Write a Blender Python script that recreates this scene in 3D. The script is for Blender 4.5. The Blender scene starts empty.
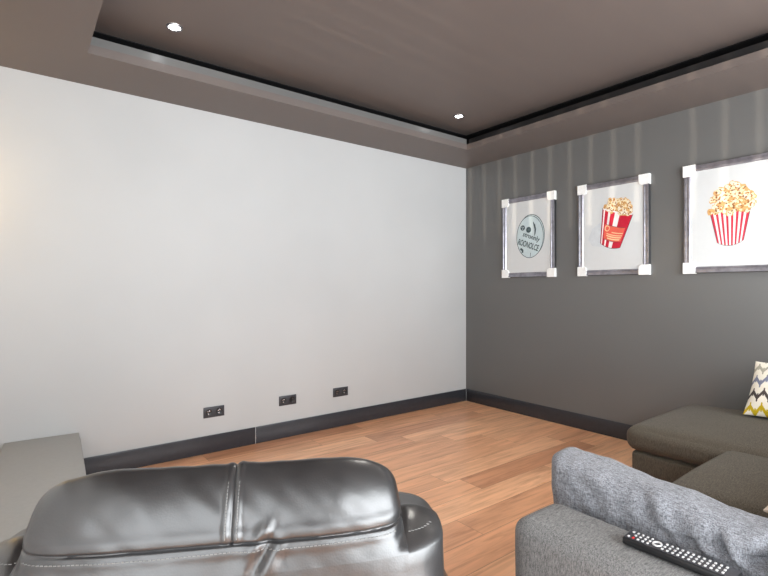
import bpy, bmesh, math, random
from mathutils import Vector, Matrix, noise
random.seed(7)
S = bpy.context.scene
COL = S.collection

# ------------------------------------------------------------------ helpers
def link(o):
    COL.objects.link(o); return o

def props(o, label=None, cat=None, group=None, kind=None):
    if label: o['label'] = label
    if cat: o['category'] = cat
    if group: o['group'] = group
    if kind: o['kind'] = kind
    return o

def empty(name, loc, rotz=0.0, label=None, cat=None, group=None):
    o = bpy.data.objects.new(name, None); link(o)
    o.empty_display_size = 0.1
    o.location = loc; o.rotation_euler = (0, 0, rotz)
    return props(o, label, cat, group)

def mk(name, bm, mats, parent=None, smooth=True, recalc=True, sharp=40):
    if recalc: bmesh.ops.recalc_face_normals(bm, faces=bm.faces[:])
    me = bpy.data.meshes.new(name); bm.to_mesh(me); bm.free()
    for m in (mats if isinstance(mats, (list, tuple)) else [mats]): me.materials.append(m)
    if smooth:
        for p in me.polygons: p.use_smooth = True
        try: me.set_sharp_from_angle(angle=math.radians(sharp))
        except Exception: pass
    o = bpy.data.objects.new(name, me); link(o)
    if parent: o.parent = parent
    return o

def box(bm, x0, x1, y0, y1, z0, z1, bev=0.0, seg=2, mi=0):
    t = bmesh.new()
    bmesh.ops.create_cube(t, size=1.0)
    for v in t.verts:
        v.co = Vector(((x0+x1)/2+v.co.x*(x1-x0), (y0+y1)/2+v.co.y*(y1-y0), (z0+z1)/2+v.co.z*(z1-z0)))
    if bev > 0:
        bmesh.ops.bevel(t, geom=t.edges[:], offset=bev, segments=seg, affect='EDGES', profile=0.5)
    merge(bm, t, mi)

def merge(bm, t, mi=None, mat=None):
    vm = {}
    for v in t.verts: vm[v] = bm.verts.new(mat @ v.co if mat else v.co)
    for f in t.faces:
        try:
            nf = bm.faces.new([vm[v] for v in f.verts])
            nf.material_index = f.material_index if mi is None else mi
            nf.smooth = f.smooth
        except ValueError: pass
    t.free()

def cyl(bm, c, axis, r0, r1, h, seg=24, mi=0):
    t = bmesh.new()
    bmesh.ops.create_cone(t, cap_ends=True, segments=seg, radius1=r0, radius2=r1, depth=h)
    q = Vector((0, 0, 1)).rotation_difference(Vector(axis)).to_matrix().to_4x4()
    merge(bm, t, mi, Matrix.Translation(Vector(c)) @ q)

def sgn(v): return -1.0 if v < 0 else 1.0
def spow(v, e): return sgn(v)*abs(v)**e
def nz(x, y, z): return noise.noise(Vector((x, y, z)))

def soft_box(size, r, dome=0.0, n=28, wob=0.0, wfreq=4.0, side=0.0, seed=0.0):
    """rounded upholstery block, origin at the bottom centre; dome lifts the top, side bulges the flanks"""
    t = bmesh.new()
    bmesh.ops.create_cube(t, size=2.0)
    bmesh.ops.subdivide_edges(t, edges=t.edges[:], cuts=n, use_grid_fill=True)
    h = [s/2 for s in size]
    for v in t.verts:
        p = Vector([spow(v.co[i], 0.75) for i in range(3)])
        P = Vector([p[i]*h[i] for i in range(3)])
        q = Vector([max(-(h[i]-r), min(h[i]-r, P[i])) for i in range(3)])
        d = P-q
        if d.length > 1e-9:
            d = d.normalized()*r
        P = q+d
        gx, gy, gz = 1-p.x**2, 1-p.y**2, 1-p.z**2
        if p.z > 0: P.z += dome*max(0, gx)**0.7*max(0, gy)**0.7*p.z
        P.x += side*p.x*gz*max(0, gy)**.5; P.y += side*p.y*gz*max(0, gx)**.5
        if wob:
            s = Vector((P.x*wfreq+seed, P.y*wfreq-seed, P.z*wfreq))
            nv = P.normalized()
            P += nv*wob*noise.noise(s)
        P.z += h[2]
        v.co = P
    return t

def pillow(W, H, T, n=60, wob=0.004, pinch=0.07, pw=2.6, wrinkle=None, seed=0.0):
    """scatter cushion standing in the local XZ plane, centre at origin, thickness on Y, with UVs"""
    t = bmesh.new(); uvl = t.loops.layers.uv.new('UVMap')
    grid = {}
    for s in (-1, 1):
        for i in range(n+1):
            for j in range(n+1):
                u = math.sin((2*i/n-1)*math.pi/2); v = math.sin((2*j/n-1)*math.pi/2)
                edge = i in (0, n) or j in (0, n)
                if edge and s == 1:
                    grid[(s, i, j)] = grid[(-1, i, j)]; continue
                th = T/2*(max(0, 1-abs(u)**pw)*max(0, 1-abs(v)**pw))**0.55
                x = u*W/2*(1-pinch*(1-v*v)*abs(u)**2); z = v*H/2*(1-pinch*(1-u*u)*abs(v)**2)
                y = s*th
                if th > 0:
                    amp = wob*(0.4+0.9*max(abs(u), abs(v)))
                    y += s*amp*nz(x*11+seed, z*11, s*3.1)
                    if wrinkle: y += s*wrinkle(u, v, s)*min(1, th/(T*0.18))
                co = Vector((x, y, z))
                if edge: co.y += 0.5*wob*nz(x*14+seed, z*14, 5)
                grid[(s, i, j)] = (t.verts.new(co), (u*.5+.5, v*.5+.5))
    for s in (-1, 1):
        for i in range(n):
            for j in range(n):
                ks = [(s, i, j), (s, i+1, j), (s, i+1, j+1), (s, i, j+1)]
                if s == 1: ks.reverse()
                f = t.faces.new([grid[k][0] for k in ks])
                for l, k in zip(f.loops, ks): l[uvl].uv = grid[k][1]
    return t

def prism(bm, pts, axis_fn, n0, n1, mi=0):
    """flat polygon given in 2-D, thickened between n0 and n1; axis_fn(u, v, n) -> 3-D"""
    a = [bm.verts.new(axis_fn(u, v, n0)) for u, v in pts]
    b = [bm.verts.new(axis_fn(u, v, n1)) for u, v in pts]
    k = len(pts)
    fs = [bm.faces.new(b), bm.faces.new(a[::-1])]
    for i in range(k): fs.append(bm.faces.new([a[i], a[(i+1) % k], b[(i+1) % k], b[i]]))
    for f in fs: f.material_index = mi

# ------------------------------------------------------------------ materials
def lin(c):
    c = c/255.0
    return c/12.92 if c <= 0.04045 else ((c+0.055)/1.055)**2.4
def rgb(r, g, b): return (lin(r), lin(g), lin(b), 1)

class NT:
    def __init__(s, name):
        s.m = bpy.data.materials.new(name); s.m.use_nodes = True
        s.t = s.m.node_tree; s.b = s.t.nodes['Principled BSDF']
    def n(s, typ, **kw):
        o = s.t.nodes.new(typ)
        for k, v in kw.items():
            if k in o.inputs: o.inputs[k].default_value = v
            else: setattr(o, k, v)
        return o
    def l(s, a, b): s.t.links.new(a, b)
    def math(s, op, a, b=None, c=None):
        o = s.t.nodes.new('ShaderNodeMath'); o.operation = op
        for i, v in enumerate((a, b, c)):
            if v is None: continue
            if isinstance(v, (int, float)): o.inputs[i].default_value = v
            else: s.l(v, o.inputs[i])
        return o.outputs[0]
    def mix(s, fac, a, b, blend='MIX'):
        o = s.t.nodes.new('ShaderNodeMix'); o.data_type = 'RGBA'; o.blend_type = blend
        for i, v in ((0, fac), (6, a), (7, b)):
            if isinstance(v, (int, float, tuple)): o.inputs[i].default_value = v
            else: s.l(v, o.inputs[i])
        return o.outputs[2]
    def ramp(s, fac, stops):
        o = s.t.nodes.new('ShaderNodeValToRGB'); e = o.color_ramp.elements
        e[0].position, e[0].color = stops[0]; e[1].position, e[1].color = stops[-1]
        for p, c in stops[1:-1]:
            k = e.new(p); k.color = c
        s.l(fac, o.inputs[0]); return o.outputs[0]
    def bump(s, h, strength, dist):
        o = s.n('ShaderNodeBump', Strength=strength, Distance=dist); s.l(h, o.inputs['Height']); s.l(o.outputs[0], s.b.inputs['Normal'])
    def set(s, **kw):
        for k, v in kw.items():
            k = k.replace('_', ' ')
            if k in s.b.inputs: s.b.inputs[k].default_value = v
        return s

def plain(name, col, rough=0.5, spec=0.5, metal=0.0, var=0.06, scale=30, bump=0.0, coat=0.0):
    m = NT(name).set(Roughness=rough, Metallic=metal, Specular_IOR_Level=spec, Coat_Weight=coat)
    tc = m.n('ShaderNodeTexCoord'); no = m.n('ShaderNodeTexNoise', Scale=scale, Detail=4.0)
    m.l(tc.outputs['Object'], no.inputs['Vector'])
    d = tuple(max(0, c*(1-var)) for c in col[:3])+(1,); l_ = tuple(min(1, c*(1+var)) for c in col[:3])+(1,)
    m.l(m.ramp(no.outputs['Fac'], [(0.3, d), (0.7, l_)]), m.b.inputs['Base Color'])
    if bump: m.bump(no.outputs['Fac'], bump, 0.002)
    return m.m

def paint(name, col, rough, spec=0.5, bump=0.12):
    m = NT(name).set(Roughness=rough, Specular_IOR_Level=spec)
    tc = m.n('ShaderNodeTexCoord')
    n1 = m.n('ShaderNodeTexNoise', Scale=1.3, Detail=2.0); n2 = m.n('ShaderNodeTexNoise', Scale=180.0, Detail=3.0)
    m.l(tc.outputs['Object'], n1.inputs['Vector']); m.l(tc.outputs['Object'], n2.inputs['Vector'])
    d = tuple(c*.97 for c in col[:3])+(1,); l_ = tuple(min(1, c*1.03) for c in col[:3])+(1,)
    m.l(m.ramp(n1.outputs['Fac'], [(0.3, d), (0.7, l_)]), m.b.inputs['Base Color'])
    m.bump(n2.outputs['Fac'], bump, 0.0006)
    return m.m

def fabric(name, c0, c1, rough=0.9):
    m = NT(name).set(Roughness=rough, Specular_IOR_Level=0.25, Sheen_Weight=0.06, Sheen_Roughness=0.5)
    tc = m.n('ShaderNodeTexCoord')
    mp = m.n('ShaderNodeMapping'); mp.inputs['Scale'].default_value = (420, 420, 60)
    mq = m.n('ShaderNodeMapping'); mq.inputs['Scale'].default_value = (60, 420, 420)
    m.l(tc.outputs['Object'], mp.inputs[0]); m.l(tc.outputs['Object'], mq.inputs[0])
    a = m.n('ShaderNodeTexNoise', Scale=1.0, Detail=3.0); b = m.n('ShaderNodeTexNoise', Scale=1.0, Detail=3.0)
    m.l(mp.outputs[0], a.inputs['Vector']); m.l(mq.outputs[0], b.inputs['Vector'])
    w = m.math('MULTIPLY', m.math('ADD', a.outputs['Fac'], b.outputs['Fac']), 0.5)
    m.l(m.ramp(w, [(0.36, c0), (0.64, c1)]), m.b.inputs['Base Color'])
    m.bump(w, 0.5, 0.0015)
    return m.m

def leather_mat():
    m = NT('black_leather').set(Roughness=0.36, Specular_IOR_Level=1.0, Coat_Weight=0.4, Coat_Roughness=0.32)
    tc = m.n('ShaderNodeTexCoord')
    v = m.n('ShaderNodeTexVoronoi', Scale=260.0); n1 = m.n('ShaderNodeTexNoise', Scale=14.0, Detail=5.0)
    m.l(tc.outputs['Object'], v.inputs['Vector']); m.l(tc.outputs['Object'], n1.inputs['Vector'])
    m.l(m.ramp(n1.outputs['Fac'], [(0.3, (0.008, 0.008, 0.009, 1)), (0.7, (0.013, 0.013, 0.014, 1))]), m.b.inputs['Base Color'])
    m.l(m.ramp(n1.outputs['Fac'], [(0.3, (0.33,)*3+(1,)), (0.7, (0.40,)*3+(1,))]), m.b.inputs['Roughness'])
    m.bump(m.math('ADD', v.outputs['Distance'], m.math('MULTIPLY', n1.outputs['Fac'], 1.2)), 0.13, 0.0010)
    return m.m

def wood_floor():
    m = NT('wood_planks').set(Specular_IOR_Level=0.75)
    tc = m.n('ShaderNodeTexCoord'); sp = m.n('ShaderNodeSeparateXYZ'); m.l(tc.outputs['Object'], sp.inputs[0])
    PW, PL = 0.19, 1.35
    yr = m.math('DIVIDE', sp.outputs['Y'], PW); row = m.math('FLOOR', yr)
    w1 = m.n('ShaderNodeTexWhiteNoise', noise_dimensions='1D'); m.l(row, w1.inputs['W'])
    xr = m.math('ADD', m.math('DIVIDE', sp.outputs['X'], PL), m.math('MULTIPLY', w1.outputs['Value'], 7.0))
    cl = m.math('FLOOR', xr)
    cv = m.n('ShaderNodeCombineXYZ'); m.l(row, cv.inputs[0]); m.l(cl, cv.inputs[1])
    w2 = m.n('ShaderNodeTexWhiteNoise', noise_dimensions='3D'); m.l(cv.outputs[0], w2.inputs['Vector'])
    # grain: noise stretched along the plank, shifted per plank
    gx = m.math('ADD', m.math('MULTIPLY', sp.outputs['X'], 2.2), m.math('MULTIPLY', w2.outputs['Value'], 40.0))
    gv = m.n('ShaderNodeCombineXYZ'); m.l(gx, gv.inputs[0]); m.l(m.math('MULTIPLY', sp.outputs['Y'], 26.0), gv.inputs[1]); m.l(m.math('MULTIPLY', w2.outputs['Value'], 9.0), gv.inputs[2])
    g = m.n('ShaderNodeTexNoise', Scale=1.0, Detail=7.0, Roughness=0.62, Distortion=0.6); m.l(gv.outputs[0], g.inputs['Vector'])
    gb = m.n('ShaderNodeTexNoise', Scale=0.28, Detail=3.0); m.l(gv.outputs[0], gb.inputs['Vector'])
    base = m.ramp(w2.outputs['Value'], [(0.0, rgb(192, 138, 104)), (0.12, rgb(222, 166, 128)), (0.6, rgb(232, 178, 138)), (1.0, rgb(243, 194, 154))])
    gr = m.ramp(g.outputs['Fac'], [(0.28, (0.58, 0.50, 0.45, 1)), (0.5, (0.95, 0.93, 0.91, 1)), (0.72, (1.2, 1.17, 1.12, 1))])
    c = m.mix(0.85, base, gr, 'MULTIPLY')
    c = m.mix(0.35, c, m.ramp(gb.outputs['Fac'], [(0.35, (0.6, 0.5, 0.45, 1)), (0.65, (1.2, 1.15, 1.1, 1))]), 'MULTIPLY')
    fy = m.math('FRACT', yr); fx = m.math('FRACT', xr)
    ey = m.math('LESS_THAN', m.math('MINIMUM', fy, m.math('SUBTRACT', 1.0, fy)), 0.008)
    ex = m.math('LESS_THAN', m.math('MINIMUM', fx, m.math('SUBTRACT', 1.0, fx)), 0.0011)
    e = m.math('MAXIMUM', ey, ex)
    c = m.mix(m.math('MULTIPLY', e, 0.55), c, (0.05, 0.032, 0.022, 1))
    m.l(c, m.b.inputs['Base Color'])
    m.l(m.ramp(g.outputs['Fac'], [(0.3, (0.36,)*3+(1,)), (0.7, (0.27,)*3+(1,))]), m.b.inputs['Roughness'])
    m.bump(m.math('SUBTRACT', m.math('MULTIPLY', g.outputs['Fac'], 0.4), e), 0.25, 0.0015)
    return m.m

def zigzag_fabric():
    m = NT('zigzag_cushion_fabric').set(Roughness=0.85, Specular_IOR_Level=0.2)
    tc = m.n('ShaderNodeTexCoord'); sp = m.n('ShaderNodeSeparateXYZ'); m.l(tc.outputs['UV'], sp.inputs[0])
    u = m.math('MULTIPLY', sp.outputs['X'], 7.0)
    tri = m.math('ABSOLUTE', m.math('SUBTRACT', m.math('FRACT', u), 0.5))         # 0..0.5
    st = m.math('DIVIDE', m.math('FLOOR', m.math('MULTIPLY', tri, 10.0)), 10.0)   # stepped
    tr = m.math('ADD', m.math('MULTIPLY', tri, 0.6), m.math('MULTIPLY', st, 0.4))
    v = m.math('ADD', m.math('MULTIPLY', sp.outputs['Y'], 4.0), m.math('MULTIPLY', tr, 0.95))
    fr = m.math('FRACT', v); row = m.math('FLOOR', v)
    # upright teeth at the peaks widen the line
    tooth = m.math('LESS_THAN', m.math('MINIMUM', tri, m.math('SUBTRACT', 0.5, tri)), 0.07)
    wd = m.math('ADD', 0.15, m.math('MULTIPLY', tooth, 0.13))
    band = m.math('LESS_THAN', m.math('ABSOLUTE', m.math('SUBTRACT', fr, 0.5)), wd)
    rr = m.math('DIVIDE', row, 4.0)
    o = m.t.nodes.new('ShaderNodeValToRGB'); o.color_ramp.interpolation = 'CONSTANT'
    e = o.color_ramp.elements; e[0].position = 0; e[0].color = rgb(196, 168, 30); e[1].position = .2; e[1].color = rgb(74, 66, 64)
    for p, cc in ((.45, rgb(122, 126, 146)), (.7, rgb(170, 166, 150)), (.95, rgb(190, 186, 170))):
        k = e.new(p); k.color = cc
    m.l(rr, o.inputs[0])
    c = m.mix(band, rgb(236, 230, 216), o.outputs[0])
    m.l(c, m.b.inputs['Base Color'])
    nn = m.n('ShaderNodeTexNoise', Scale=300.0); m.l(tc.outputs['Object'], nn.inputs['Vector']); m.bump(nn.outputs['Fac'], 0.3, 0.001)
    return m.m

def emit(name, col, st):
    m = NT(name).set(Emission_Color=col, Emission_Strength=st, Base_Color=(0.8, 0.8, 0.8, 1)); return m.m

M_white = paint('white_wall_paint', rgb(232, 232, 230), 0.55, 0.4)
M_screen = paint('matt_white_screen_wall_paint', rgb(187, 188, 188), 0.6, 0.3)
M_dark = paint('charcoal_satin_wall_paint', (0.138, 0.138, 0.135, 1), 0.28, 0.5, 0.06)
M_ceil = paint('charcoal_ceiling_paint', (0.142, 0.118, 0.108, 1), 0.5, 0.4, 0.06)
M_cove_shade = paint('cove_shade_black', (0.010, 0.010, 0.011, 1), 0.8, 0.2)  # near-black colour stands in for the shade inside the cove
M_base = plain('black_baseboard_lacquer', (0.034, 0.036, 0.043, 1), 0.24, 0.5)
M_caulk = plain('pale_caulk', rgb(190, 190, 190), 0.6)
M_floor = wood_floor()
M_leather = leather_mat()
M_thread = plain('grey_thread', rgb(112, 112, 110), 0.7)
M_sofa = fabric('grey_woven_upholstery', (0.08, 0.079, 0.079, 1), (0.27, 0.267, 0.263, 1))
M_sofa_shade = fabric('shaded_grey_upholstery', (0.040, 0.034, 0.026, 1), (0.140, 0.120, 0.092, 1))  # sofa fabric again, with its dimmer, browner light put into the colour
M_cush = fabric('light_grey_cushion_fabric', (0.09, 0.092, 0.102, 1), (0.35, 0.36, 0.39, 1))
M_beige = fabric('pale_beige_cushion_fabric', rgb(196, 176, 160), rgb(232, 214, 200))
M_zig = zigzag_fabric()
M_bench = plain('light_grey_laminate', rgb(165, 165, 163), 0.45, 0.4, var=0.03, scale=60)
M_black = plain('black_plastic', (0.012, 0.012, 0.013, 1), 0.35)
M_anth = plain('anthracite_plastic', (0.035, 0.035, 0.042, 1), 0.4)
M_silver = plain('silver_metal', rgb(200, 200, 205), 0.25, metal=1.0)
M_frame = plain('brushed_silver_frame', rgb(150, 148, 156), 0.28, metal=0.75, var=0.25, scale=22)
M_frame_shade = plain('shaded_frame_edge', (0.02, 0.02, 0.022, 1), 0.35)  # outer frame sides, their shade put into a near-black colour
M_foam = plain('white_card', rgb(246, 246, 244), 0.6)
M_paper = plain('white_print_paper', rgb(212, 214, 214), 0.4, var=0.01)
M_btn = plain('pale_rubber_button', rgb(198, 198, 198), 0.5)
M_red = plain('red_remote_button', rgb(200, 40, 40), 0.5)

# ------------------------------------------------------------------ camera
CAM = Vector((-4.0053, -3.7238, 1.25)); F = 480.0; HY = 289.0
YAW = math.atan2(628, 480)
FW = Vector((math.cos(YAW), math.sin(YAW), 0)); RT = Vector((math.sin(YAW), -math.cos(YAW), 0))
cd = bpy.data.cameras.new('camera'); cd.sensor_width = 36; cd.lens = 36*F/768; cd.shift_y = 1.0/768
cd.clip_start = 0.05
co = bpy.data.objects.new('camera', cd); link(co)
co.location = CAM; co.rotation_euler = (math.pi/2, 0, YAW-math.pi/2)
S.camera = co

# ------------------------------------------------------------------ room shell
XL, XR, YF, YB = -4.75, 0.0, 0.0, -5.3
ZS, ZC = 2.602, 2.79      # soffit underside, ceiling
def struct(name, boxes, mat, bev=0.0, label=None):
    bm = bmesh.new()
    for b in boxes: box(bm, *b, bev=bev)
    return props(mk(name, bm, mat, smooth=bev > 0), label, None, None, 'structure')

struct('floor', [(XL, XR, YB, YF, -0.1, 0)], M_floor, label='brown wood plank floor')
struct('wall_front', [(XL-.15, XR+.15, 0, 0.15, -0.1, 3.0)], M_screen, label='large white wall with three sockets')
struct('wall_right', [(0, 0.15, YB-.15, 0, -0.1, 3.0)], M_dark, label='charcoal wall with the framed prints')
DY0, DY1, DZ0, DZ1 = -5.15, -3.5, .12, 2.42
WY0, WY1, WZ0, WZ1 = -3.35, -0.75, 1.15, 2.35
struct('wall_left', [(XL-.15, XL, WY1, 0, -0.1, 3.0), (XL-.15, XL, YB-.15, DY0, -0.1, 3.0), (XL-.15, XL, DY1, WY0, -0.1, 3.0),
                     (XL-.15, XL, DY0, DY1, -0.1, DZ0), (XL-.15, XL, DY0, DY1, DZ1, 3.0),
                     (XL-.15, XL, WY0, WY1, -0.1, WZ0), (XL-.15, XL, WY0, WY1, WZ1, 3.0)], M_white)
BX0, BX1, BZ0, BZ1 = -3.9, -0.12, 0.15, 2.45
struct('wall_rear', [(XL-.15, BX0, YB-.15, YB, -0.1, 3.0), (BX1, XR+.15, YB-.15, YB, -0.1, 3.0),
                     (BX0, BX1, YB-.15, YB, -0.1, BZ0), (BX0, BX1, YB-.15, YB, BZ1, 3.0)], M_white)
struct('ceiling', [(XL-.15, XR+.15, YB-.15, .15, ZC, ZC+.1)], M_ceil, label='dark recessed ceiling panel')
TX0, TX1, TY1, TY0 = -3.685, -0.535, -0.51, -4.75       # tray opening in the soffit
SB = ZS+.045
def ring(d, z0, z1):   # rectangular ring between the tray edge moved outwards by d and the walls
    return [(XL, TX0-d, YB, YF, z0, z1), (TX1+d, XR, YB, YF, z0, z1), (TX0-d, TX1+d, TY1+d, YF, z0, z1), (TX0-d, TX1+d, YB, TY0-d, z0, z1)]
struct('trim_1', ring(0, ZS, ZS+.052), M_ceil, label='dark dropped soffit around the ceiling')
struct('trim_2', [(TX0, TX1+.004, TY1+.008, TY1+.05, ZS+.052, ZS+.104)], M_dark, label='stepped upper lip of the soffit along the white wall')
struct('trim_3', ring(0.30, ZS+.052, ZC), M_cove_shade, label='shadowed back of the light cove')
struct('trim_7', [(TX1+.02, TX1+.06, TY0, TY1-.004, ZS+.052, ZS+.105)], M_black, label='upper lip of the soffit along the charcoal wall, shade painted in')  # near-black: the shade on this lip is put into its colour
struct('trim_6', ring(0.11, ZC-.006, ZC-.0005), M_cove_shade, label='black strip with the shade inside the light cove painted in')  # thin strip added under the ceiling, cove shade put into its colour
BT = 0.015
def bb(name, b, label=None): struct(name, [b], M_base, bev=0.002, label=label)
bb('baseboard_front', (-2.473, -0.004, -BT, 0, 0, 0.133), 'black baseboard under white wall, right of the joint')
bb('baseboard_front.001', (XL, -2.4765, -BT, 0, 0, 0.133), 'black baseboard under white wall, left of the joint')
bb('baseboard_right', (-BT, 0, YB, -0.004-BT, 0, 0.133), 'black baseboard under charcoal wall')
bb('baseboard_left', (XL, XL+BT, YB, -BT, 0, 0.133))
struct('trim_4', [(-2.4765, -2.473, -BT+.001, 0, 0, 0.132)], M_caulk, label='pale filled joint in the baseboard')
struct('trim_5', [(-BT, 0, -BT-.004, -BT+.001, 0, 0.131)], M_caulk, label='pale filled corner of the baseboards')

# windows (behind and left of the camera) with frames
def window(name, axis, p, a0, a1, z0, z1, nm):
    bm = bmesh.new(); w = 0.06
    def b(u0, u1, q0, q1):
        if axis == 'y': box(bm, u0, u1, p-.1, p-.05, q0, q1, 0.004)
        else: box(bm, p-.1, p-.05, u0, u1, q0, q1, 0.004)
    b(a0, a1, z0, z0+w); b(a0, a1, z1-w, z1)
    for k in range(nm+1):
        c = a0+(a1-a0)*k/nm
        b(max(a0, c-w/2), min(a1, c+w/2), z0, z1)
    props(mk(name, bm, M_foam), None, None, None, 'structure')
window('window_1', 'y', YB, BX0, BX1, BZ0, BZ1, 3)
window('window_2', 'x', XL, WY0, WY1, WZ0, WZ1, 2)

window('window_3', 'x', XL, DY0, DY1, DZ0, DZ1, 2)
# ground outside
struct('ground_outside', [(-40, 40, -40, 40, -0.3, -0.12)], plain('outdoor_paving', rgb(150, 145, 138), 0.8))

# vertical blind on the left window: nearly closed slats
vb = empty('vertical_blind', (XL+.05, (WY0+WY1)/2, WZ0), 0, 'white vertical slat blind hanging at the left window', 'blind')
bm = bmesh.new(); box(bm, -.02, .02, -1.33, 1.33, 1.22, 1.26, .004); mk('head_rail', bm, M_foam, vb)
pitch = 0.127; ns = 20
for k in range(ns):
    y = (k-(ns-1)/2)*pitch
    bm = bmesh.new(); box(bm, -.001, .001, -.0515, .0515, -.02, 1.22)
    o = mk('slat', bm, M_foam, vb, smooth=False); o.location = (0, y, 0); o.rotation_euler = (0, 0, math.radians(6))

# ------------------------------------------------------------------ recessed downlights
def downlight(x, y, label, watts=9, cone=95):
    t = empty('ceiling_downlight', (x, y, ZC), 0, label, 'ceiling light', 'recessed ceiling downlights')
    bm = bmesh.new()
    n = 40
    prof = [(.031, -.001), (.033, -.006), (.043, -.006), (.046, -.0005)]
    rows = [[bm.verts.new((r*math.cos(2*math.pi*i/n), r*math.sin(2*math.pi*i/n), z)) for i in range(n)] for r, z in prof]
    for a, b in zip(rows, rows[1:]):
        for i in range(n): bm.faces.new([a[i], a[(i+1) % n], b[(i+1) % n], b[i]])
    mk('trim_ring', bm, M_silver, t)
    bm = bmesh.new(); cyl(bm, (0, 0, -.002), (0, 0, 1), .032, .032, .003, 40)
    o = mk('lens', bm, M_lens, t); o['label'] = 'glowing white lens'
    ld = bpy.data.lights.new('downlight_beam', 'SPOT'); ld.energy = watts; ld.spot_size = math.radians(cone); ld.spot_blend = .8; ld.shadow_soft_size = .03
    ld.color = (1, .95, .88)
    lo = bpy.data.objects.new('downlight_beam', ld); link(lo); lo.location = (0, 0, -.012); lo.parent = t
M_lens = emit('glowing_lens', (1, .98, .95, 1), 14.0)
downlight(-3.2704, -0.7344, 'recessed round downlight in dark ceiling, nearer, at upper left')
downlight(-0.8802, -0.7344, 'recessed round downlight in dark ceiling, close to the far corner')
downlight(-2.0750, -2.35, 'added unseen downlight in dark ceiling, brightening the middle of the floor', 42, 120)  # out of view, added to light the floor from above
downlight(-0.8802, -3.05, 'added unseen downlight in dark ceiling, brightening chaise and floor', 34, 125)  # another unseen lamp added for more light on chaise and floor

# ------------------------------------------------------------------ wall sockets
def socket(x0, x1, z0, z1, label, second_plain=False):
    xc, zc = (x0+x1)/2, (z0+z1)/2; w, h = (x1-x0)/2, (z1-z0)/2
    t = empty('wall_socket', (xc, 0, zc), 0, label, 'wall socket', 'double sockets on the white wall')
    bm = bmesh.new(); box(bm, -w, w, -.008, 0, -h, h, .002); mk('cover_plate', bm, M_anth, t)
    for i, s in enumerate((-1, 1)):
        cx = s*w*.5
        bm = bmesh.new(); n = 32
        prof = [(.026, -.0082), (.0255, -.0095), (.0225, -.0095), (.0205, -.0085), (.020, -.0083)]
        rows = [[bm.verts.new((cx+r*math.cos(2*math.pi*k/n), y, r*math.sin(2*math.pi*k/n))) for k in range(n)] for r, y in prof]
        for a, b in zip(rows, rows[1:]):
            for k in range(n): bm.faces.new([a[k], a[(k+1) % n], b[(k+1) % n], b[k]])
        bm.faces.new(rows[-1])
        o = mk('socket_well', bm, M_black, t)
        if second_plain and i == 1:
            bm = bmesh.new(); cyl(bm, (cx, -.010, 0), (0, 1, 0), .012, .014, .006); mk('blank_insert', bm, M_black, o)
        else:
            bm = bmesh.new()
            for q in (-1, 1):
                box(bm, cx-.004+q*.004, cx+.004+q*.004, -.0125, -.0085, q*.011-.0045, q*.011+.0045, .001)
            box(bm, cx-.012, cx-.004, -.012, -.0085, .003, .012, .001)
            mk('earth_contact', bm, M_silver, o)['label'] = 'shiny metal contacts'
socket(-2.883, -2.726, .268, .349, 'dark double wall socket, leftmost of three low on the white wall')
socket(-2.266, -2.108, .270, .351, 'dark double wall socket, middle of three low on the white wall', True)
socket(-1.740, -1.582, .272, .353, 'dark double wall socket, rightmost of three, nearest the charcoal wall')

# ------------------------------------------------------------------ framed prints on the dark wall
def on_wall(px, py, x=-.022):
    r = FW+RT*((px-384)/F); t = (x-CAM.x)/r.x
    return (CAM.y+t*r.y, CAM.z-(py-HY)/F*t)
PW_, PH_, PD = 0.604, 0.796, 0.03
def framed(yl, zc, label):
    """picture frame on the charcoal wall; yl = its left edge. local u -> -Y, v -> Z, n -> -X"""
    t = empty('framed_print', (0, yl-PW_/2, zc), 0, label, 'framed picture', 'framed prints on the charcoal wall')
    A = lambda u, v, n: Vector((-n, -u, v))
    bm = bmesh.new()
    # moulding: profile swept round the rectangle, mitred corners
    prof = [(0, 0, 0), (0, .026, 0), (.003, .030, 0), (.016, .030, 1), (.018, .027, 1), (.030, .027, 1), (.032, .029, 1), (.040, .028, 1), (.046, .020, 1), (.048, .012, 1)]
    rings = []
    for d, n, mi in prof:
        w, h = PW_/2-d, PH_/2-d
        rings.append([bm.verts.new(A(a*w, b*h, n)) for a, b in ((-1, -1), (1, -1), (1, 1), (-1, 1))])
    for k in range(len(prof)-1):
        for i in range(4):
            f = bm.faces.new([rings[k][i], rings[k][(i+1) % 4], rings[k+1][(i+1) % 4], rings[k+1][i]])
            f.material_index = 1 if k < 2 else 0
    mk('frame', bm, [M_frame, M_frame_shade], t, smooth=False)
    bm = bmesh.new()
    w, h = PW_/2-.044, PH_/2-.044
    prism(bm, [(-w, -h), (w, -h), (w, h), (-w, h)], A, .004, .0195)
    mk('print_sheet', bm, M_paper, t, smooth=False)
    for a in (-1, 1):
        for b in (-1, 1):
            bm = bmesh.new(); e = .004; L = .082; c = .028
            o0 = (a*(PW_/2+e), b*(PH_/2+e))
            pts = [o0, (o0[0]-a*L, o0[1]), (o0[0]-a*L, o0[1]-b*(L-c))]
            for k in range(1, 6):
                an = k/6*math.pi/2
                pts.append((o0[0]-a*(L-c+c*math.cos(an)) , o0[1]-b*(L-c+c*math.sin(an))))
            pts += [(o0[0]-a*(L-c), o0[1]-b*L), (o0[0], o0[1]-b*L)]
            prism(bm, pts, A, .0015, .0335)
            mk('corner_protector', bm, M_foam, t, smooth=False)['label'] = 'white card corner protector'
    def P(px, py):
        y, z = on_wall(px, py)
        return (-(y-(yl-PW_/2)), z-zc)
    return t, A, P

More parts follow.
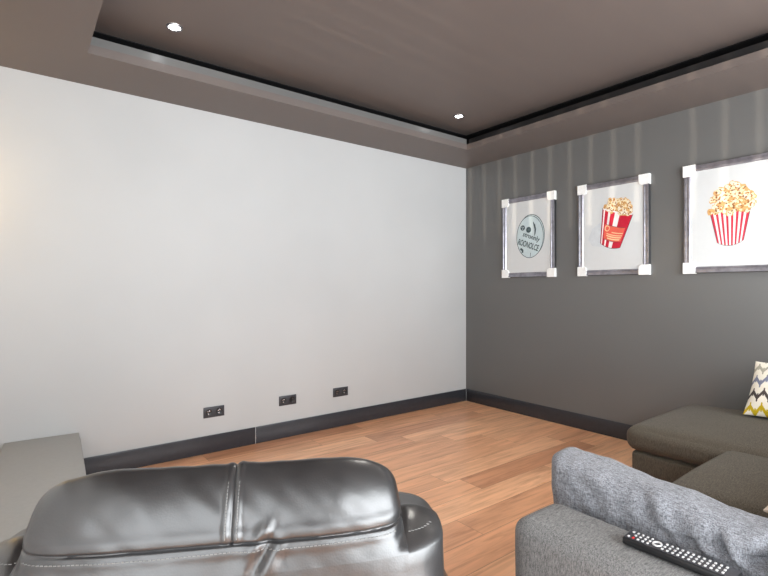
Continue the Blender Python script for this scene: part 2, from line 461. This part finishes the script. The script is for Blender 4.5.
def blob(bm, A, u, v, r, n0, n1, mi, k=9, jag=.25, sx=1.0, ang=0):
    pts = []
    ph = random.random()*6
    for i in range(k):
        a = 2*math.pi*i/k
        rr = r*(1+jag*math.sin(3*a+ph)*.6+jag*(random.random()-.5))
        x, y = rr*sx*math.cos(a), rr*math.sin(a)
        pts.append((u+x*math.cos(ang)-y*math.sin(ang), v+x*math.sin(ang)+y*math.cos(ang)))
    prism(bm, pts, A, n0, n1, mi)

pc = [plain('popcorn_cream_print', rgb(238, 220, 178), .5), plain('popcorn_white_print', rgb(240, 230, 206), .5),
      plain('popcorn_tan_print', rgb(214, 168, 106), .5), plain('popcorn_brown_print', rgb(140, 84, 42), .5),
      plain('popcorn_amber_print', rgb(184, 122, 62), .5)]
def popcorn(t, A, spots, r):
    bm = bmesh.new(); n = [.0202]
    def lay(u, v, rr, mi, k, **kw):
        n[0] += 5e-6; blob(bm, A, u, v, rr, .0190, n[0], mi, k, **kw)
    for u, v in spots: lay(u, v, r*1.25, 2, 9)
    for u, v in spots:
        for q in range(3):
            a = random.random()*6.28; d = r*.5
            lay(u+d*math.cos(a), v+d*math.sin(a), r*random.uniform(.45, .7), random.choice((0, 0, 1, 1, 2)), 8)
        for q in range(2):
            a = random.random()*6.28; d = r*random.uniform(.1, .8)
            lay(u+d*math.cos(a), v+d*math.sin(a), r*random.uniform(.2, .36), random.choice((3, 4, 4)), 6, sx=1.5, ang=a)
    return mk('printed_popcorn', bm, pc, t, smooth=False)

def in_poly(u, v, poly):
    c = False; j = len(poly)-1
    for i in range(len(poly)):
        (x1, y1), (x2, y2) = poly[i], poly[j]
        if (y1 > v) != (y2 > v) and u < (x2-x1)*(v-y1)/(y2-y1)+x1: c = not c
        j = i
    return c
def fill_spots(poly, step):
    us = [p[0] for p in poly]; vs = [p[1] for p in poly]; out = []
    v = min(vs); r = 0
    while v < max(vs):
        u = min(us)+(r % 2)*step/2
        while u < max(us):
            a, b = u+random.uniform(-.3, .3)*step, v+random.uniform(-.3, .3)*step
            if in_poly(a, b, poly): out.append((a, b))
            u += step
        v += step*.85; r += 1
    random.shuffle(out)
    return out

M_cred = plain('cup_red_print', rgb(200, 18, 52), .45); M_cred2 = plain('cup_rose_red_print', rgb(205, 40, 66), .45)
M_cwhite = plain('cup_white_print', rgb(244, 238, 236), .45); M_cout = plain('cup_outline_print', rgb(70, 50, 60), .5)
M_corange = plain('cup_label_print', rgb(232, 98, 78), .45); M_cyellow = plain('cup_lettering_print', rgb(246, 206, 160), .45)
M_disc = plain('pale_blue_grey_print', rgb(196, 211, 214), .45); M_ink = plain('dark_teal_ink', rgb(58, 76, 80), .5); M_shadow = plain('pale_grey_print', rgb(205, 209, 212), .5)

def cup(t, A, TL, TR, BR, BL, stripes, mats, sag_t, sag_b):
    """printed cup: stripes = list of (fraction0, fraction1, material index)"""
    TL, TR, BR, BL = map(Vector, (TL, TR, BR, BL))
    def pt(a, b):
        top = TL.lerp(TR, a); bot = BL.lerp(BR, a)
        up = ((TL-BL)+(TR-BR)).normalized()
        top = top-up*sag_t*4*a*(1-a); bot = bot-up*sag_b*4*a*(1-a)
        return top.lerp(bot, b)
    bm = bmesh.new(); K = 16
    def patch(a0, a1, b0, b1, n0, n1, mi):
        pts = [pt(a0+(a1-a0)*k/K, b0) for k in range(K+1)]+[pt(a1+(a0-a1)*k/K, b1) for k in range(K+1)]
        prism(bm, [tuple(p) for p in pts], A, n0, n1, mi)
    patch(-.02, 1.02, -.012, 1.015, .0197, .0199, 2)
    for a0, a1, mi in stripes: patch(a0, a1, 0, 1, .0198, .0201, mi)
    return bm, pt, patch

# print one: pale round lid with dots, crescent and lettering
Z1 = 1.766
t, A, P = framed(-0.531, Z1, 'white print of a pale blue-grey disc with dark lettering, framed nearest the corner')
c = Vector(P(529.6, 236.8)); rx = abs(P(543, 237)[0]-P(516, 237)[0])/2; rz = abs(P(529, 215.6)[1]-P(529, 258)[1])/2
def disc_pts(cx, cy, ax, az, n=48, tilt=0): return [(cx+ax*math.cos(2*math.pi*i/n), cy+az*math.sin(2*math.pi*i/n)) for i in range(n)]
bm = bmesh.new()
prism(bm, disc_pts(c.x+.012, c.y+.012, rx, rz), A, .0196, .0198, 1)
prism(bm, disc_pts(c.x+.011, c.y+.010, rx-.005, rz-.005), A, .0198, .0200, 0)
prism(bm, disc_pts(c.x, c.y, rx, rz), A, .0199, .0202, 1)
prism(bm, disc_pts(c.x, c.y, rx-.006, rz-.006), A, .0200, .0204, 0)
o = mk('printed_disc', bm, [M_disc, M_ink], t, smooth=False); o['label'] = 'pale blue-grey printed disc with a dark rim'
M_mid = plain('mid_teal_ink', rgb(84, 100, 104), .5)
d1 = P(522.6, 228); d2 = P(528.5, 229.8)
bm = bmesh.new(); prism(bm, disc_pts(*d1, .026, .026, 24), A, .0204, .0208, 0)
for dx, dy, r in ((-.008, .008, .006), (.009, .004, .005), (0, -.010, .006)): prism(bm, disc_pts(d1[0]+dx, d1[1]+dy, r, r, 12), A, .0208, .0210, 1)
mk('printed_dot', bm, [M_ink, M_disc], t, smooth=False)
bm = bmesh.new(); prism(bm, disc_pts(*d2, .029, .029, 24), A, .0204, .0208, 0); prism(bm, disc_pts(d2[0]+.003, d2[1]+.002, .012, .012, 12), A, .0208, .0210, 1)
mk('printed_dot', bm, [M_ink, M_mid], t, smooth=False)
for q_ in (((532.6, 221), (535, 224.5), (536, 229), (535.4, 233.5), (534, 236.5), (534.3, 233), (534.4, 229), (533.4, 225)),
           ((519.6, 249), (521.5, 248), (523.4, 250), (523.2, 252.6), (521.3, 253.3), (521.8, 251.2), (520.6, 250.4)),
           ((530.2, 253), (530.7, 252.6), (530.3, 257), (529.8, 257))):
    bm = bmesh.new(); prism(bm, [P(*q) for q in q_], A, .0204, .0208, 0); mk('printed_crescent', bm, M_ink, t, smooth=False)
def wall_text(t, A, body, p0, p1, height, name, mat, n=.0206, shear=0.0, bold=0.0):
    cu = bpy.data.curves.new(name, 'FONT'); cu.body = body; cu.size = 1; cu.extrude = 0.0; cu.offset = bold; cu.shear = shear
    tmp = bpy.data.objects.new('lettering_source', cu); link(tmp)
    dg = bpy.context.evaluated_depsgraph_get(); me = bpy.data.meshes.new_from_object(tmp.evaluated_get(dg))
    bpy.data.objects.remove(tmp)
    xs = [v.co.x for v in me.vertices]; ys = [v.co.y for v in me.vertices]
    x0, x1, y0, y1 = min(xs), max(xs), min(ys), max(ys)
    e = Vector(p1)-Vector(p0); L = e.length; e.normalize(); q = Vector((-e.y, e.x))
    b2 = bmesh.new(); b2.from_mesh(me); bpy.data.meshes.remove(me)
    for v in b2.verts:
        uv = Vector(p0)+e*((v.co.x-x0)/(x1-x0)*L)+q*((v.co.y-y0)/(y1-y0)*height)
        v.co = A(uv.x, uv.y, n)
    ex = bmesh.ops.extrude_face_region(b2, geom=b2.faces[:])
    for v in ex['geom']:
        if isinstance(v, bmesh.types.BMVert): v.co += A(0, 0, .0003)
    return mk(name, b2, mat, t, smooth=False)
wall_text(t, A, 'stronnly', P(522, 237.5), P(538.5, 243.3), .060, 'printed_lettering', M_ink, bold=.02)
wall_text(t, A, 'ROONOLCE', P(517.5, 244.5), P(537.5, 251.3), .060, 'printed_lettering', M_ink, bold=.025)

# print two: tilted red and white cup
t, A, P = framed(-1.373, Z1, 'white print of a tilted red popcorn cup with orange label, middle of three framed')
bm = bmesh.new()
a = [P(*q) for q in ((601, 222), (592, 229), (588, 240), (592, 246), (602, 247))]
prism(bm, a, A, .0194, .0197, 0); mk('printed_shadow', bm, M_shadow, t, smooth=False)
hp = [P(*q) for q in ((603.2, 208.5), (604.5, 203.5), (609, 199.6), (615, 197.8), (622, 198), (628, 201), (631, 207), (632.3, 214), (622, 214), (611, 211.5))]
bm, pt, patch = cup(t, A, P(602.9, 208.8), P(632.4, 214.2), P(619.8, 247.4), P(600.4, 243),
    [(0, .03, 0), (.03, .08, 1), (.08, .20, 0), (.20, .28, 1), (.28, .43, 0), (.43, .60, 1), (.60, 1, 0)], None, .006, .022)
patch(.13, .93, .40, .82, .0200, .0204, 3)
for b0, b1, a0, a1 in ((.56, .585, .45, .9), (.63, .655, .25, .9), (.68, .715, .25, .88), (.74, .775, .3, .85)): patch(a0, a1, b0, b1, .0203, .0207, 4)
patch(.13, .93, .395, .405, .0203, .0206, 2); patch(.13, .93, .815, .825, .0203, .0206, 2)
patch(.0, 1.0, -.015, .02, .0203, .0206, 1)
ring_ = disc_pts(*tuple(pt(.24, .50)), .022, .026, 20); prism(bm, ring_, A, .0203, .0207, 4)
prism(bm, disc_pts(*tuple(pt(.25, .50)), .015, .018, 20), A, .0206, .0209, 3)
mk('printed_cup', bm, [M_cred, M_cwhite, M_cout, M_corange, M_cyellow], t, smooth=False)
popcorn(t, A, fill_spots(hp, .026), .017)

# print three: striped carton
t, A, P = framed(-2.226, Z1, 'white print of a red striped popcorn carton, silver frame, nearest the viewer')
st = []; n = 15
for k in range(n): st.append((k/n, (k+1)/n, k % 2))
st = [(a, b, 0 if k % 2 == 0 else 1) for k, (a, b, _) in enumerate(st)]
bm, pt, patch = cup(t, A, P(710.2, 212.5), P(749.8, 208.4), P(743.2, 239.8), P(717.3, 242.6), st, None, .004, .028)
mk('printed_carton', bm, [M_cred2, M_cwhite, M_cout], t, smooth=False)
hp = [P(*q) for q in ((708.5, 211), (710, 203), (711.5, 197), (717, 192.5), (721, 189), (727, 187), (732, 183.5), (737, 184), (739, 181), (742.5, 180.5), (744, 184), (746.5, 188), (748, 193), (752, 193.5), (756.5, 195), (756, 200), (753, 206), (749, 209), (740, 212), (725, 214), (712, 214))]
popcorn(t, A, fill_spots(hp, .030), .019)

# ------------------------------------------------------------------ low bench at the left
t = empty('low_bench', (-3.685, -0.02, 0), math.radians(-3.1), 'low light-grey cabinet standing against the white wall beside the recliner', 'cabinet')
bm = bmesh.new(); box(bm, -.385, 0, -1.72, 0, .288, .312, .002); mk('top_panel', bm, M_bench, t)
bm = bmesh.new(); box(bm, -.38, -.006, -1.71, -.004, .03, .288, .001); mk('body', bm, M_bench, t)
for k in range(3):
    bm = bmesh.new(); box(bm, -.006, .008, -1.705+k*.567, -1.705+k*.567+.56, .035, .282, .002); mk('drawer_front', bm, M_bench, t)
bm = bmesh.new(); box(bm, -.36, -.03, -1.68, -.03, 0, .03); mk('plinth', bm, M_black, t)

# ------------------------------------------------------------------ leather recliner
R0 = CAM+FW*0.8+RT*(-0.2560); R0.z = 0
RA = YAW-math.pi/2+math.radians(9.75)
rec = empty('recliner_chair', R0, RA, 'black leather recliner chair seen from behind, stitched headrest, in the left foreground', 'armchair')
# local: x = width, y = forward (away from the viewer), z up
def wsamples(hr, hl, dense):
    out = set()
    for i in range(181): out.add(round((hr if i > 90 else hl)*math.sin((i/90-1)*math.pi/2), 5))
    for c0 in dense:
        for i in range(-24, 25): out.add(round(c0+i*.0009, 5))
    return sorted(out)
HWR, HWL, BHWR, BHWL, RFC, RZ0, RA_, ZSEAM = 0.306, 0.345, 0.394, 0.430, 0.145, 0.776, 0.155, 0.823
def sm(a, b, x):
    t = max(0, min(1, (x-a)/(b-a))); return t*t*(3-2*t)
def se(q, p): return max(0.0, 1-min(1.0, abs(q))**p)**(1/p)
def dents(w, z):
    """folds in the leather: positive pushes outwards"""
    d = 0
    x = w-(.050+(z-.80)*.55)                                   # pull fold crossing the seam right of the centre
    d -= .010*math.exp(-(x/.008)**2)*math.exp(-((z-.800)/.030)**2)
    d += .006*math.exp(-((x+.020)/.012)**2)*math.exp(-((z-.835)/.026)**2)
    d += .005*math.exp(-((x-.020)/.012)**2)*math.exp(-((z-.80)/.03)**2)
    for s in (1, -1):                                           # dimples where the wings meet the headrest
        x = w-s*((.300 if s > 0 else .345)+(z-.81)*.35)
        d -= .006*math.exp(-(x/.012)**2)*math.exp(-((z-.805)/.018)**2)
    d += .0040*nz(w*8, z*9, 1.7)+.0011*nz(w*24, z*18, 4.1)
    d += .0022*nz(w*26+z*30, z*7, 8.3)
    return d
def top_curve():
    """upper part of the chair back at its middle: panel that leans further and further forward, tight ridge, front"""
    out = []; f, z = -.010, RZ0
    def step(al, L):
        nonlocal f, z
        a = math.radians(al); f += math.sin(a)*L; z += math.cos(a)*L
        out.append((f, z, al))
    out.append((f, z, 11))
    for k in range(44): step(11+4*k/44, .0485/44)
    for k in range(60): step(15+48*(k/60)**1.5, .129/60)
    for k in range(26): step(63+117*k/25, .0021)
    f1, z1 = f, z
    for k in range(1, 12):
        u = k/11; out.append((f1+(RFC+RA_-f1)*u**1.5, z1+(RZ0-z1)*u, 180))
    return out
def back_profile(w):
    """one closed cross-section of the chair back, rear foot -> over the top -> front foot"""
    HW, BHW = (HWR, BHWR) if w > 0 else (HWL, BHWL)
    wing_a = .128*se(w/BHW, 2.8); low_a = RA_*se(w/BHW, 4.0)
    wing_t = .058*se(w/BHW, 2.6); head_t = TOPH*se(w/HW, 5); head_a = RA_*se(w/HW, 6)
    up_a = max(wing_a, head_a); top = max(wing_t, head_t)
    pts = []
    for k in range(14): pts.append((0, .42+(RZ0-.42)*k/14))
    for q in CURVE: pts.append((1, q))
    for k in range(13, -1, -1): pts.append((2, .42+(RZ0-.42)*k/14))
    out = []
    for kind, q in pts:
        if kind == 1:
            z = RZ0+top*(q[1]-RZ0)/TOPH; cth = (RFC-q[0])/RA_; al = math.radians(q[2])
        else:
            z = q; cth = 1 if kind == 0 else -1
        m = sm(RZ0, ZSEAM+.004, z)
        a = low_a*(1-m)+up_a*m
        f = RFC-a*cth
        if kind == 0: f -= .16*(RZ0-z)*(1-math.exp(-(RZ0-z)/.06))*(1-sm(.2, .5, RZ0-z))
        nn = Vector((0, -math.cos(al), math.sin(al))) if kind == 1 else Vector((0, -cth, .1)).normalized()
        rear = 1 if cth > .15 else max(0, cth/.15)
        d = dents(w, z)*min(1, se(w/BHW, 2)*2.2)
        d -= rear*(.0045*math.exp(-((z-ZSEAM)/.0022)**2)-.0030*math.exp(-((z-ZSEAM-.014)/.010)**2)-.0022*math.exp(-((z-ZSEAM+.012)/.009)**2))
        if z > ZSEAM: d -= .0024*math.exp(-(w/.0028)**2)-.0022*math.exp(-((abs(w)-.010)/.006)**2)
        p = Vector((w, f, z))+nn*d
        out.append((p, z > ZSEAM and abs(w) < HW))
    return out
CURVE = top_curve(); TOPH = max(c[1] for c in CURVE)-RZ0
rowsP = [back_profile(w) for w in wsamples(BHWR*.9999, BHWL*.9999, (0, .30, -.345))]
bms = [bmesh.new(), bmesh.new()]
def vput(k, i, j, cache={}):
    if (k, i, j) not in cache: cache[(k, i, j)] = bms[k].verts.new(rowsP[i][j][0])
    return cache[(k, i, j)]
npf = len(rowsP[0])
for i in range(len(rowsP)-1):
    for j in range(npf):
        j2 = (j+1) % npf
        q = [(i, j), (i+1, j), (i+1, j2), (i, j2)]
        k = 1 if all(rowsP[a][b][1] for a, b in q) else 0
        bms[k].faces.new([vput(k, a, b) for a, b in q])
for k in (0, 1):
    bmesh.ops.remove_doubles(bms[k], verts=bms[k].verts[:], dist=1e-6)
    bmesh.ops.recalc_face_normals(bms[k], faces=bms[k].faces[:])
    # normals must look outwards
    fs = min(bms[k].faces, key=lambda f: f.calc_center_median().y)
    if fs.normal.y > 0: bmesh.ops.reverse_faces(bms[k], faces=bms[k].faces[:])
body = mk('backrest', bms[0], M_leather, rec, sharp=180, recalc=False)
head = mk('headrest', bms[1], M_leather, rec, sharp=180, recalc=False)
# stitches lie on the real surfaces
from mathutils.bvhtree import BVHTree
def bvh(o):
    b = bmesh.new(); b.from_mesh(o.data); tr = BVHTree.FromBMesh(b); b.free(); return tr
def stitch_path(bm, tr, pts, ln=.0046, rad=.0009):
    for p0, dr in pts:
        hit = tr.ray_cast(Vector(p0), Vector((0, 1, 0)))
        if hit[0] is None: continue
        h, nrm = hit[0], hit[1]
        if nrm.y > 0: nrm = -nrm
        d = Vector(dr); d = (d-nrm*d.dot(nrm)).normalized()
        tt = bmesh.new(); bmesh.ops.create_cone(tt, cap_ends=True, segments=6, radius1=rad, radius2=rad, depth=ln)
        q = Vector((0, 0, 1)).rotation_difference(d).to_matrix().to_4x4()
        merge(bm, tt, 0, Matrix.Translation(h+nrm*.0003) @ q)
tb, th_ = bvh(body), bvh(head)
bm = bmesh.new()
stitch_path(bm, tb, [((-.322+i*.0068, -.5, ZSEAM-.011), (1, 0, 0)) for i in range(90)])
mk('seam_stitching', bm, M_thread, body)
for x0 in (.315, -.395):
    bm = bmesh.new(); stitch_path(bm, tb, [((x0+i*.0068, -.5, .798), (1, 0, 0)) for i in range(8)]); mk('wing_stitching', bm, M_thread, body)
bm = bmesh.new()
for s in (-1, 1): stitch_path(bm, th_, [((s*.0095, -.3, .834+i*.0047), (0, 0.6, 1)) for i in range(17)], .0042)
mk('centre_stitching', bm, M_thread, head)
# seat, arms, base, footrest
b = soft_box((.70, .66, .20), .05, .03, 16, .004); o = mk('seat', b, M_leather, rec); o.location = (0, .50, .28)
for s in (-1, 1):
    b = soft_box((.140, .60, .42), .055, .012, 20, .004); o = mk('armrest', b, M_leather, rec); o.location = (s*.455, .27, .06)
b = soft_box((.66, .09, .34), .035, .0, 12, .003); o = mk('footrest', b, M_leather, rec); o.location = (0, .875, .11)
bm = bmesh.new(); box(bm, -.33, .33, .05, .80, .05, .30, .01); mk('base', bm, M_black, rec)
for sx in (-1, 1):
    for yy in (.06, .78):
        bm = bmesh.new(); cyl(bm, (sx*.40, yy, .0475), (0, 0, 1), .022, .028, .095); mk('foot', bm, M_black, rec)

# ------------------------------------------------------------------ corner sofa
sofa = empty('corner_sofa', (-1.5, -3.2, 0), 0, 'grey fabric corner sofa with a long chaise beside the charcoal wall', 'sofa')
def part(name, x0, x1, y0, y1, z0, z1, r, mat, dome=0, wob=.004, side=0, n=24, seed=0):
    b = soft_box((x1-x0, y1-y0, z1-z0), r, dome, n, wob, 5.0, side, seed)
    o = mk(name, b, mat, sofa); o.location = ((x0+x1)/2+1.5, (y0+y1)/2+3.2, z0); return o
part('armrest', -2.885, -2.668, -4.05, -2.850, .06, .60, .045, M_sofa, .004, .005, .006, 36, 1.3)
part('seat_base', -2.66, -1.17, -3.95, -2.90, .06, .30, .02, M_sofa_shade, 0, 0)
part('chaise_base', -1.132, -.225, -3.95, -2.36, .06, .300, .02, M_sofa_shade, 0, .002)
part('seat_cushion', -2.64, -1.915, -3.82, -2.835, .295, .445, .055, M_sofa_shade, .02, .005, .012, 30, 2)
part('seat_cushion', -1.905, -1.150, -3.82, -2.835, .295, .448, .055, M_sofa_shade, .034, .005, .012, 30, 3)
part('chaise_cushion', -1.145, -.195, -3.82, -2.325, .298, .445, .058, M_sofa_shade, .040, .006, .012, 36, 5)
part('backrest', -2.66, -.03, -4.05, -3.80, .06, .72, .05, M_sofa, .01, .004)
part('armrest', -.185, -.03, -3.85, -2.83, .06, .60, .045, M_sofa, .004, .004)
for x0, x1 in ((-2.63, -1.92), (-1.90, -1.15), (-1.13, -.22)):
    b = pillow(x1-x0, .44, .20, 30, .006); o = mk('back_cushion', b, M_sofa, sofa); o.location = ((x0+x1)/2+1.5, -3.70+3.2, .68); o.rotation_euler = (math.radians(-10), 0, 0)
for x, y in ((-2.76, -2.95), (-2.76, -3.95), (-1.05, -2.5), (-.28, -2.5), (-.28, -3.9), (-1.4, -3.0)):
    bm = bmesh.new(); cyl(bm, (x+1.5, y+3.2, .032), (0, 0, 1), .02, .026, .064); mk('foot', bm, M_black, sofa)

# light grey cushion against the inner side of the arm
def wr(u, v, s):
    if s > 0: pass
    d = 0
    for cu, cv, sl, wd, am in ((.02, .35, -.25, .035, .016), (.20, .45, -.2, .03, .014), (.38, .55, .25, .04, .022), (.55, .6, .3, .035, .024), (.68, .4, .3, .04, .020), (-.25, .7, -.2, .05, .006), (-.05, -.2, -.3, .05, .008)):
        x = u-(cu+sl*(v-cv)*.5)
        d -= am*math.exp(-(x/wd)**2)*math.exp(-((v-cv)/.33)**2)
        d += .6*am*math.exp(-((x-wd*1.8)/wd)**2)*math.exp(-((v-cv)/.33)**2)
    d += .004*nz(u*9, v*3, 2.2)
    return d
b = soft_box((.80, .125, .272), .042, .0, 80, .004, 6.0, .012, 3.0)
for v in b.verts:
    u = v.co.x/.40; q = (v.co.z/.272)*2-1; sd_ = 1 if v.co.y > 0 else -1
    k = 1.8*min(1, abs(v.co.y)/.03)
    v.co.y += sd_*k*wr(u, q, sd_)
    v.co.z += (-.034*(u+1)*min(1, q*2) if q > 0 else 0) + (.006*nz(u*5, v.co.y*9, 1)+.9*wr(u, q, 1)*.6 if q > .6 else 0) - .136
gc = mk('scatter_cushion', b, M_cush, sharp=180)
props(gc, 'light grey woven cushion leaning on the inside of the near sofa arm', 'cushion')
CUSH = gc

# patterned cushion on the chaise, leaning back
b = pillow(.42, .38, .13, 50, .003, .05, 2.6, None, 1.0)
zc_ = mk('scatter_cushion', b, M_zig, sharp=180)
props(zc_, 'cream cushion with grey, blue and yellow zigzags lying on the chaise', 'cushion')
# pale cushion on the sofa seat behind
b = pillow(.32, .30, .11, 40, .003, .05, 2.6, None, 2.0)
pk = mk('scatter_cushion', b, M_beige, sharp=180)
props(pk, 'pale beige cushion lying on the sofa seat behind the light grey cushion, barely in frame', 'cushion')
def place(o, loc, xdir, updir):
    X = Vector(xdir).normalized(); Z = Vector(updir); Z = (Z-X*Z.dot(X)).normalized(); Y = Z.cross(X)
    o.matrix_world = Matrix.Translation(Vector(loc)) @ Matrix((X, Y, Z)).transposed().to_4x4()
# cushion length runs toward the viewer (-Y); its near face looks to -X
place(gc, (-2.585, -3.222, .604), (0, -1, 0.0), (-.12, 0, 1))
place(zc_, (-.400, -2.945, .642), (0, -1, 0), (.62, 0, .78))
place(pk, (-1.93, -3.385, .534), (1, 0, 0), (0, 1, 0))

# ------------------------------------------------------------------ remote control on the arm
rm = empty('remote_control', (-2.764, -3.23, .6075), math.radians(1.5), 'slim black remote control with pale buttons lying on the sofa arm', 'remote control')
bm = bmesh.new(); box(bm, -.0265, .0265, -.135, .105, 0, .019, .005, 3); mk('case', bm, M_black, rm)
bm = bmesh.new(); box(bm, -.024, .024, -.132, .102, .0185, .0200, .0006); mk('face_plate', bm, M_anth, rm)
k = 0
for r in range(19):
    y = .093-r*.0112
    if r in (5, 6): continue
    for cidx in range(3 if r not in (0,) else 2):
        x = (-.015, 0, .015)[cidx] if r else (-.015, .015)[cidx]
        bm = bmesh.new(); box(bm, x-.0036, x+.0036, y-.0025, y+.0025, .0195, .0222, .001)
        mk('button', bm, M_red if (r, cidx) in ((1, 0),) else M_btn, rm)
bm = bmesh.new()
n = 28; rows = [[bm.verts.new((rr*math.cos(2*math.pi*i/n), .0315+.8*rr*math.sin(2*math.pi*i/n), z)) for i in range(n)] for rr, z in ((.008, .0195), (.009, .0222), (.013, .0222), (.014, .0195))]
for a, b_ in zip(rows, rows[1:]):
    for i in range(n): bm.faces.new([a[i], a[(i+1) % n], b_[(i+1) % n], b_[i]])
mk('navigation_ring', bm, M_btn, rm)

# ------------------------------------------------------------------ light
def area(name, loc, rot, sx, sy, e, col):
    ld = bpy.data.lights.new(name, 'AREA'); ld.shape = 'RECTANGLE'; ld.size = sx; ld.size_y = sy; ld.energy = e; ld.color = col
    o = bpy.data.objects.new(name, ld); link(o); o.location = loc; o.rotation_euler = rot; return o
area('daylight_rear_window', ((BX0+BX1)/2, YB-.12, (BZ0+BZ1)/2), (math.pi/2, 0, 0), BX1-BX0, BZ1-BZ0, 225, (.93, .97, 1))
area('daylight_left_window', (XL-.12, (WY0+WY1)/2, (WZ0+WZ1)/2), (math.pi/2, 0, -math.pi/2), WY1-WY0, WZ1-WZ0, 14, (1, .97, .92))
area('daylight_side_window', (XL-.12, (DY0+DY1)/2, (DZ0+DZ1)/2), (math.pi/2, 0, -math.pi/2), DY1-DY0, DZ1-DZ0, 42, (.95, .98, 1))
# sun glint from the terrace outside, coming in low through the blind slats
sd = bpy.data.lights.new('sun_glint', 'SPOT'); sd.energy = 1550; sd.shadow_soft_size = .035; sd.spot_size = math.radians(40); sd.color = (1, .86, .68)
so = bpy.data.objects.new('sun_glint', sd); link(so); so.location = (XL-8, -2.0, .25)
so.rotation_euler = (math.radians(97), 0, -math.pi/2)
# warm wall lamp by the left end of the white wall
wlm = empty('wall_lamp', (XL, -.24, 1.85), 0, 'small warm wall lamp on the side wall by the left end of the white wall', 'lamp')
bm = bmesh.new(); cyl(bm, (.006, 0, 0), (1, 0, 0), .05, .048, .012); mk('back_plate', bm, M_silver, wlm)
bm = bmesh.new(); cyl(bm, (.06, 0, -.02), (1, 0, 0), .008, .008, .11, 12); mk('arm', bm, M_silver, wlm)
bm = bmesh.new(); cyl(bm, (.13, 0, -.06), (0, 0, 1), .03, .022, .03); mk('socket', bm, M_silver, wlm)
bm = bmesh.new(); bmesh.ops.create_uvsphere(bm, u_segments=24, v_segments=14, radius=.055); bmesh.ops.translate(bm, verts=bm.verts[:], vec=(.13, 0, 0))
mk('glass_globe', bm, emit('warm_glowing_glass', (1, .62, .2, 1), 8.0), wlm)['label'] = 'glowing amber glass globe'
wl = bpy.data.lights.new('warm_lamp', 'POINT'); wl.energy = 2.6; wl.shadow_soft_size = .07; wl.color = (1, .62, .16)
wo = bpy.data.objects.new('warm_lamp', wl); link(wo); wo.location = (.30, 0, 0); wo.parent = wlm

w = bpy.data.worlds.new('sky'); S.world = w; w.use_nodes = True
bg = w.node_tree.nodes['Background']; sk = w.node_tree.nodes.new('ShaderNodeTexSky'); sk.sky_type = 'HOSEK_WILKIE'
w.node_tree.links.new(sk.outputs[0], bg.inputs[0]); bg.inputs[1].default_value = .8

S.view_settings.view_transform = 'Standard'; S.view_settings.look = 'None'; S.view_settings.gamma = 1; S.view_settings.use_curve_mapping = False
S.view_settings.exposure = 0.66
S.cycles.use_denoising = True
S.cycles.max_bounces = 10; S.cycles.diffuse_bounces = 6
